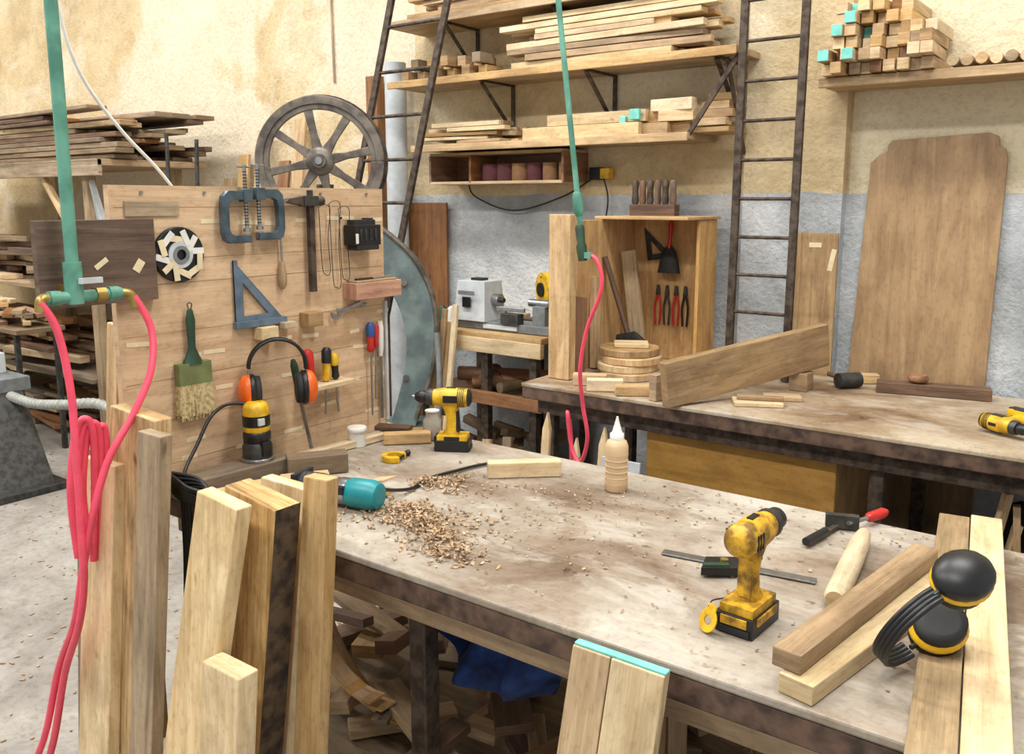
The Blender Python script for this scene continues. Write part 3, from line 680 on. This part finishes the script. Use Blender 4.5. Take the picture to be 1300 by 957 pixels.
# ---------------------------------------------------------------- wall shelves
def shelf(name,x0,x1,z,y0=3.42,m=SHELFW,br=(),yb=3.715):
    s=O(name,.003);s.box(((x0+x1)/2,(y0+yb)/2,z),(x1-x0,yb-y0,.028),m,L=0)
    s.box(((x0+x1)/2,y0-.006,z-.004),(x1-x0,.012,.036),m,L=0)
    for x in br:
        s.box((x,yb-.004,z-.135),(.022,.008,.24),RUST);s.box((x,(yb+y0)/2+.01,z-.019),(.022,yb-y0-.02,.008),RUST)
        s.beam((x,yb-.012,z-.24),(x,y0+.03,z-.026),.022,.008,RUST,up=(1,0,0),roll=90)
    return s.done()
shelf('timber_shelf',-3.16,-1.60,1.87,br=());shelf('timber_shelf',-3.32,-1.40,2.20,br=(-2.72,-2.12,-1.5));shelf('timber_shelf',-3.32,-1.60,2.50,br=(-2.95,-2.3));shelf('timber_shelf',-1.08,.5,2.045,y0=3.45,br=(-.1,),yb=3.715)
s=O('shelf_brace',.001);s.beam((-1.45,3.66,1.80),(-1.45,3.44,2.17),.02,.012,RUST,up=(1,0,0));s.beam((-1.62,3.44,1.86),(-1.40,3.44,2.18),.02,.012,RUST,up=(0,1,0));s.done()
def planks(o,x0,x1,y0,y1,z0,n,ms,w=(.03,.09),h=(.015,.03),L=(.5,1.),rot=3,zmax=None):
    z=z0;i=0
    while i<n:
        y=y0;hh=U(*h)
        while y<y1-.03 and i<n:
            ww=U(*w);l=(x1-x0)*U(*L);ww=min(ww,y1-y)
            xc=U(x0+l/2,x1-l/2) if x1-x0>l else (x0+x1)/2
            o.box((xc,y+ww/2,z+hh/2),(l,ww,hh*U(.8,1)),random.choice(ms),(0,0,U(-rot,rot)))
            y+=ww+.004;i+=1
        z+=hh+.001
    return z
o=O('lumber_stack',.002);planks(o,-2.62,-1.50,3.45,3.69,2.216,26,[PALE,PINE,OAK,PALE],h=(.022,.032),L=(.55,1),rot=2.5)
planks(o,-2.2,-1.70,3.47,3.66,2.342,5,[OAK,PINE],h=(.02,.03));o.done()
o=O('lumber_stack',.002)
for k in range(3): o.box((-2.17,3.49+.062*k,1.915),(.62-.05*k,.055,.055),PALE,(0,0,U(-1,1)))
for k in range(2): o.box((-2.10,3.52+.062*k,1.972),(.52,.055,.05),PALE,(0,0,U(-1,1)))
for k,(x,z,l) in enumerate(((-1.83,1.912,.2),(-1.80,1.965,.22),(-1.72,2.01,.20),(-1.70,1.912,.12),(-1.70,1.965,.16))):
    o.box((x,3.52+.03*(k%2),z),(l,.05,.05),[OAK,PINE,PALE][k%3],(0,0,U(-5,5)))
o.box((-1.945,3.50,1.945),(.03,.05,.05),TEAL);o.box((-1.88,3.47,1.975),(.05,.02,.045),TEAL);o.done()
o=O('lumber_offcuts',.002);planks(o,-3.1,-2.55,3.44,3.68,1.886,18,[OAK,PINE,GREYW,PALE],h=(.014,.024),L=(.5,1),rot=7);o.done()
o=O('lumber_blocks',.002)
for k in range(16): o.box((-3.22+.052*(k%8)*1.3,3.5+.05*(k%3),2.24+.055*(k//8)),(.05,.12,.048),random.choice([OAK,PINE,GREYW]),(0,0,U(-4,4)))
o.done()
o=O('lumber_stack',.002);planks(o,-3.2,-1.75,3.45,3.68,2.516,16,[PALE,PINE,OAK],h=(.02,.035),L=(.5,1),rot=2);o.done()
o=O('shelf_wood_piece',.002)
for k in range(4): o.box((-1.535+.02*(k%2),3.53+.02*k,1.93+.035*k-.0),(.13,.06,.032),[PINE,OAK][k%2],(0,0,U(-6,6)))
o.box((-1.53,3.56,1.893),(.18,.2,.02),SHELFW);o.done()
o=O('square_stick_stack',.0015)
for r_ in range(6):
    for k in range(9):
        x=-1.035+.043*k;z=2.082+.0425*r_
        if r_>=4 and k>6: continue
        if r_>=2 and k==0: continue
        y=3.40+U(-.06,.06)-(.02 if k<3 else 0);m=random.choice([PALE,PINE,OAK,BROWN,PINE])
        o.box((x,y+.13,z),(.040,.27,.040),m,(0,0,U(-2.5,2.5)),L=1)
        if (k<4 and R()<.35): o.box((x,y-.0065,z),(.039,.003,.039),TEAL)
o.done()
o=O('dowel_bundle')
for k in range(7): o.cyl((-.62+.045*k,3.44,2.082+(0 if k%2 else .003)),(-.61+.045*k,3.68,2.082),.019,[PALE,OAK,PINE][k%3])
o.done()
O('loose_block',.002).box((-.33,3.56,2.125),(.09,.2,.045),PINE,(0,0,10)).done()
o=O('sandpaper_cubby',.002)
x0,x1,z0,z1=-3.10,-2.27,1.685,1.835;yy=3.60
o.box(((x0+x1)/2,3.712,(z0+z1)/2),(x1-x0,.008,z1-z0),BROWN)
for z in (z0,z1-.004): o.box(((x0+x1)/2,yy,z+.006),(x1-x0,.22,.014),SHELFW)
for x in (x0,x1,(-2.83)): o.box((x,yy,(z0+z1)/2),(.014,.22,z1-z0-.01),BROWN)
o.done()
o=O('sandpaper_rolls')
for k,m in enumerate((PURP,PURP,TAN,PURP,TAN,TAN)):
    r_=.05-.003*k;o.rev([(r_,0),(r_,.085)],m,M(-2.76+.09*k,3.585,1.699),22);o.rev([(r_*.45,0),(r_*.45,.0865)],DARK,M(-2.76+.09*k,3.585,1.699),16)
o.done()
o=O('power_socket',.002);o.box((-2.20,3.69,1.73),(.06,.05,.06),BLACK);o.box((-2.145,3.69,1.73),(.05,.045,.05),YEL);o.done()
o=O('power_cable');o.tube([(-2.16,3.68,1.72),(-2.13,3.68,1.6),(-2.16,3.66,1.45),(-2.28,3.62,1.32),(-2.40,3.5,1.23)],.004,BLACK)
o.tube([(-2.22,3.69,1.71),(-2.4,3.69,1.62),(-2.7,3.69,1.55),(-2.95,3.69,1.62),(-3.0,3.69,1.69)],.004,BLACK);o.done()
o=O('brown_panel',.002);o.box((-3.34,3.69,.80),(.37,.015,1.58),BROWN,L=2);o.done()
o=O('wood_post',.003);o.box((-3.66,3.66,1.15),(.09,.06,2.3),BROWN,L=2);o.done()
o=O('vent_pipe');o.cyl((-3.46,3.62,0),(-3.46,3.62,2.35),.06,LGREY,n=24);o.done()

# ---------------------------------------------------------------- lathe and its stand
o=O('lathe_stand',.003)
o.box((-2.55,3.42,.975),(.78,.52,.03),SHELFW);o.box((-2.55,3.17,.93),(.78,.03,.07),PALE)
for x in (-2.88,-2.5,-2.22):
    for y in (3.2,3.64): o.box((x,y,.48),(.04,.04,.96),RUST)
o.box((-2.55,3.42,.66),(.74,.5,.03),GREYW);o.box((-2.55,3.16,.68),(.8,.03,.06),BROWN);o.box((-2.55,3.42,.25),(.74,.5,.03),GREYW);o.done()
o=O('mini_lathe',.004)
o.box((-2.44,3.3,1.012),(.56,.14,.038),MGREY);o.box((-2.62,3.3,1.125),(.19,.17,.19),LGREY,taper=(.88,.8));o.box((-2.63,3.210,1.12),(.05,.006,.05),BLACK);o.box((-2.63,3.208,1.165),(.10,.004,.02),MGREY)
o.box((-2.62,3.3,1.226),(.07,.05,.012),BLACK);o.cyl((-2.53,3.3,1.13),(-2.49,3.3,1.13),.03,STEEL);o.cyl((-2.49,3.3,1.13),(-2.47,3.3,1.13),.012,DSTEEL)
o.box((-2.24,3.3,1.075),(.07,.09,.09),MGREY);o.cyl((-2.32,3.3,1.13),(-2.20,3.3,1.13),.018,STEEL);o.cyl((-2.195,3.3,1.13),(-2.185,3.3,1.13),.035,DSTEEL)
o.box((-2.38,3.24,1.055),(.10,.05,.05),DSTEEL);o.box((-2.38,3.23,1.10),(.16,.012,.02),STEEL);o.box((-2.44,3.226,1.01),(.2,.006,.02),LGREY);o.done()
o=O('mitre_saw',.003);o.cyl((-2.39,3.50,1.17),(-2.37,3.53,1.17),.085,YEL,n=28);o.box((-2.38,3.53,1.01),(.2,.16,.03),DSTEEL);o.cyl((-2.33,3.50,1.26),(-2.25,3.46,1.25),.014,BLACK);o.cyl((-2.395,3.49,1.17),(-2.39,3.5,1.17),.035,BLACK);o.box((-2.41,3.57,1.09),(.05,.04,.14),DSTEEL);o.box((-2.31,3.53,1.20),(.06,.06,.07),YEL);o.done()
o=O('bench_clutter',.002)
for k in range(14): o.box((U(-2.9,-2.55),U(3.48,3.64),1.0+U(0,.03)),(U(.05,.14),U(.03,.07),U(.02,.06)),random.choice([PINE,OAK,DSTEEL,BROWN,PALE]),(0,0,U(0,180)))
for k in range(3): o.rev([(.02,0),(.02,.08),(.008,.09)],[DGREEN,WHITE,BLUE][k],M(-2.86+.06*k,3.3,.99),14)
o.done()
o=O('log_pieces',.002)
for k in range(9): o.cyl((U(-2.75,-2.3),3.2+U(0,.1),.72+U(0,.04)),(U(-2.75,-2.3),3.45,.72+U(0,.04)),U(.025,.04),random.choice([BROWN,GREYW,BARK]),n=14)
for k in range(16): o.box((U(-2.8,-2.3),U(3.25,3.55),.29+U(0,.14)),(U(.1,.3),.05,.04),random.choice([PINE,OAK,GREYW,BROWN]),(U(-10,10),U(-20,20),U(0,180)))
o.done()
o=O('propped_strips',.002)
for k in range(4): o.beam((-2.74+.034*k,2.98,0.0),(-2.73+.034*k,3.13,U(1.0,1.13)),.028,.018,random.choice([PALE,PINE,OAK]),up=(0,1,0))
for k in range(4): o.beam((-2.35+.06*k,2.95,0.0),(-2.42+.06*k,3.10,U(.4,.6)),.05,.018,random.choice([GREYW,OAK,BROWN]),up=(0,1,0))
o.done()
o=O('floor_timber_pile',.002);planks(o,-2.5,-1.95,2.5,2.9,.0,26,[PINE,OAK,GREYW,BROWN],h=(.04,.06),L=(.4,.9),rot=12);o.done()
o=O('grey_hose');o.tube([(-2.62,2.98,1.0),(-2.58,2.95,.8),(-2.54,2.9,.5),(-2.4,2.85,.40),(-2.2,2.82,.38)],.014,MGREY);o.done()

# ---------------------------------------------------------------- bandsaw
fx=Vector((.76,.65,0)).normalized();fz=Vector((.65,-.76,0)).normalized();fy=Vector((0,0,1))
BT=Matrix((fx,fy,fz)).transposed().to_4x4();BT.translation=(-3.05,2.70,1.775)
b=O('bandsaw',.003,BT)
b.arc((0,0),.285,.248,0,360,.045,IRON,0,56);b.arc((0,0),.250,.225,0,360,.03,IRON,.008,56);b.arc((0,0),.297,.27,0,360,.02,RUST,-.05,56)
for k in range(8):
    a=math.radians(k*360/8+12);pa=Vector((math.cos(a),math.sin(a),0));pt=Vector((-pa.y,pa.x,0))
    b.prism([tuple((pa*.05+pt*.024)[:2]),tuple((pa*.12+pt*.015)[:2]),tuple((pa*.235+pt*.019)[:2]),tuple((pa*.235-pt*.019)[:2]),tuple((pa*.12-pt*.015)[:2]),tuple((pa*.05-pt*.024)[:2])],.022,IRON,.012)
b.rev([(.062,0),(.062,.04),(.045,.05),(.03,.055),(.03,.075)],IRON,n=28)
b.rev([(.016,.07),(.016,.09)],STEEL,n=16)
outer=cat([(p[0],p[1],0) for p in [(.20,-.25),(.33,-.35),(.43,-.46),(.50,-.62),(.515,-.80),(.49,-.98),(.44,-1.12),(.40,-1.24)]],5)
inner=cat([(p[0],p[1],0) for p in [(.13,-.42),(.22,-.50),(.30,-.60),(.35,-.72),(.365,-.84),(.35,-.98),(.32,-1.10),(.28,-1.24)]],5)
b.band(outer,inner,.12,GREENG,-.14)
b.tube([(p[0]-.008,p[1],-.02) for p in outer[::3]],.012,IRON,8,3)
b.prism([(-.05,-.30),(.10,-.36),(.22,-.27),(.15,-.42),(-.02,-.42)],.10,GREENG,-.13)
b.cyl((.0,-.10,-.1),(.0,-.42,-.1),.04,IRON)
b.box((.12,-1.51,-.08),(.72,.53,.34),GREENG);b.box((-.05,-.90,-.02),(.42,.03,.40),IRON);b.box((-.05,-1.08,-.08),(.2,.34,.2),GREENG)
for y in (-.34,-.55,-1.0): b.cyl((.36 if y!=-.34 else .24,y,-.02),(.36 if y!=-.34 else .24,y,-.005),.014,STEEL)
b.done()

# ---------------------------------------------------------------- far-left area
o=O('lumber_rack',.004)
for x in (-8.3,-6.9,-5.35): 
    for y in (2.85,3.45): o.box((x,y,.91),(.06,.06,1.82),GREYL)
o.box((-6.75,3.15,1.83),(3.3,.75,.04),SHELFW);o.box((-6.75,2.79,1.80),(3.3,.03,.10),GREYL)
o.box((-6.9,3.15,1.03),(3.0,.7,.03),SHELFW);o.box((-6.9,3.15,.45),(3.0,.7,.03),GREYW)
o.beam((-5.38,2.84,1.2),(-5.9,2.84,1.75),.05,.03,PINE,up=(0,1,0));o.beam((-5.0,3.1,0),(-5.36,2.84,1.80),.05,.04,LGREY,up=(0,1,0));o.done()
o=O('lumber_stack',.004);planks(o,-7.9,-5.0,2.85,3.5,1.852,48,[WALN,GREYW,GREYW,BROWN,GREYL],w=(.1,.16),h=(.028,.036),L=(.55,1),rot=2);o.done()
o=O('lumber_offcuts',.003);planks(o,-8.2,-5.6,2.85,3.45,1.047,50,[PALE,PINE,WALN,GREYW,OAK],w=(.06,.12),h=(.03,.05),L=(.15,.4),rot=25);o.done()
o=O('lumber_offcuts',.003);planks(o,-8.2,-5.6,2.85,3.45,.467,50,[PALE,PINE,WALN,BROWN],w=(.06,.12),h=(.03,.05),L=(.15,.45),rot=12);o.done()
o=O('lumber_offcuts',.003);planks(o,-8.2,-5.6,2.9,3.4,.0,36,[GREYW,OAK,WALN,BROWN],w=(.06,.12),h=(.03,.05),L=(.15,.45),rot=12);o.done()
o=O('low_work_table',.003);o.box((-6.2,2.58,.80),(1.3,.3,.03),GREYW)
for x in (-6.8,-5.62):
    for y in (2.46,2.70): o.box((x,y,.39),(.03,.03,.78),DSTEEL)
o.box((-6.2,2.58,.4),(1.2,.02,.02),DSTEEL);o.done()
o=O('offcut_heap',.003)
for k in range(40): o.box((U(-6.7,-5.7),U(2.5,2.66),.84+U(0,.12)),(U(.1,.35),U(.04,.08),.03),random.choice([PALE,PINE,OAK,GREYW,BROWN]),(U(-5,5),U(-12,12),U(-40,40)))
o.done()
o=O('leaning_batten',.002)
o.beam((-6.12,2.36,0),(-6.17,2.74,2.5),.04,.02,OAK,up=(0,1,0))
o.done()
o=O('leaning_boards',.002)
for k,(x,h) in enumerate(((-5.0,1.75),(-4.82,1.9),(-4.62,2.05),(-4.42,1.85),(-4.25,2.1))):
    o.beam((x,3.35,0),(x-.05,3.66,h),.10,.02,[OAK,PINE,PALE,BROWN,SHELFW][k],up=(0,1,0))
o.done()
o=O('clamp_stand',.002);o.cyl((-4.75,3.0,0),(-4.8,3.05,2.0),.012,DSTEEL);o.cyl((-4.55,3.0,0),(-4.5,3.05,1.95),.012,DSTEEL);o.box((-4.65,3.0,.02),(.5,.2,.03),DSTEEL);o.done()
o=O('planer_machine',.006)
o.box((-5.45,2.12,.56),(.55,.4,.08),MGREY);o.box((-5.55,2.12,.66),(.35,.32,.12),LGREY);o.cyl((-5.30,1.92,.56),(-5.30,1.89,.56),.05,DSTEEL)
o.prism([(-.20,.52),(.16,.52),(.46,.03),(.46,0),(-.30,0),(-.30,.03),(-.25,.1)],.30,DSTEEL,mx=WF(-5.33,0,2.27));o.prism([(-.14,.50),(.10,.50),(.20,.2),(-.12,.2)],.01,LGREY,.30,mx=WF(-5.33,0,2.27))
o.box((-5.25,2.12,.02),(.9,.4,.04),DSTEEL);o.done()
o=O('dust_hose');P=[(-5.16,2.2,.50),(-5.0,2.25,.47),(-4.75,2.3,.49),(-4.45,2.35,.52),(-4.2,2.4,.4),(-4.0,2.5,.05)]
o.tube(P,.024,HOSEG,14)
for p in cat(P,16)[::2]: o.ball(p,(.010,.029,.029),HOSEG,n=12)
o.done()
o=O('floor_chips')
for k in range(1000):
    x=U(-6.5,-2.2);y=U(.2,2.6);l=U(.006,.020);o.box((x,y,.003),(l,U(.004,.009),.003),SHAV,(0,0,U(0,180)))
o.done()

# ---------------------------------------------------------------- lights
wd=bpy.data.worlds.new('World');sc.world=wd;wd.use_nodes=True
wd.node_tree.nodes['Background'].inputs[0].default_value=(.97,.985,1,1);wd.node_tree.nodes['Background'].inputs[1].default_value=.72
def lampf(x,y,p):
    o=O('fluorescent_light',.004,M(x,y,4.2));o.box((0,0,.07),(1.7,.22,.06),WHITE);
    for dy in (-.06,.06): o.cyl((-.8,dy,.02),(.8,dy,.02),.018,LAMP,n=12)
    o.done()
    L=bpy.data.lights.new('ceiling_lamp','AREA');L.shape='RECTANGLE';L.size=1.7;L.size_y=.4;L.energy=p;L.color=(1,.98,.95)
    q=bpy.data.objects.new('ceiling_lamp',L);q.location=(x,y,4.15);bpy.context.collection.objects.link(q)
for x in (-8.5,-5.5,-2.6,-.1): 
    lampf(x,1.9,86);lampf(x,-.6,76)

# ---------------------------------------------------------------- camera
cd=bpy.data.cameras.new('camera');cd.sensor_width=36;cd.lens=1100/1300*36;cd.shift_y=-45.5/1300;cd.clip_start=.02
co=bpy.data.objects.new('camera',cd);bpy.context.collection.objects.link(co)
co.location=(0,0,1.6);co.rotation_euler=(math.radians(90)-math.atan(178/1100),0,math.radians(36.3));sc.camera=co
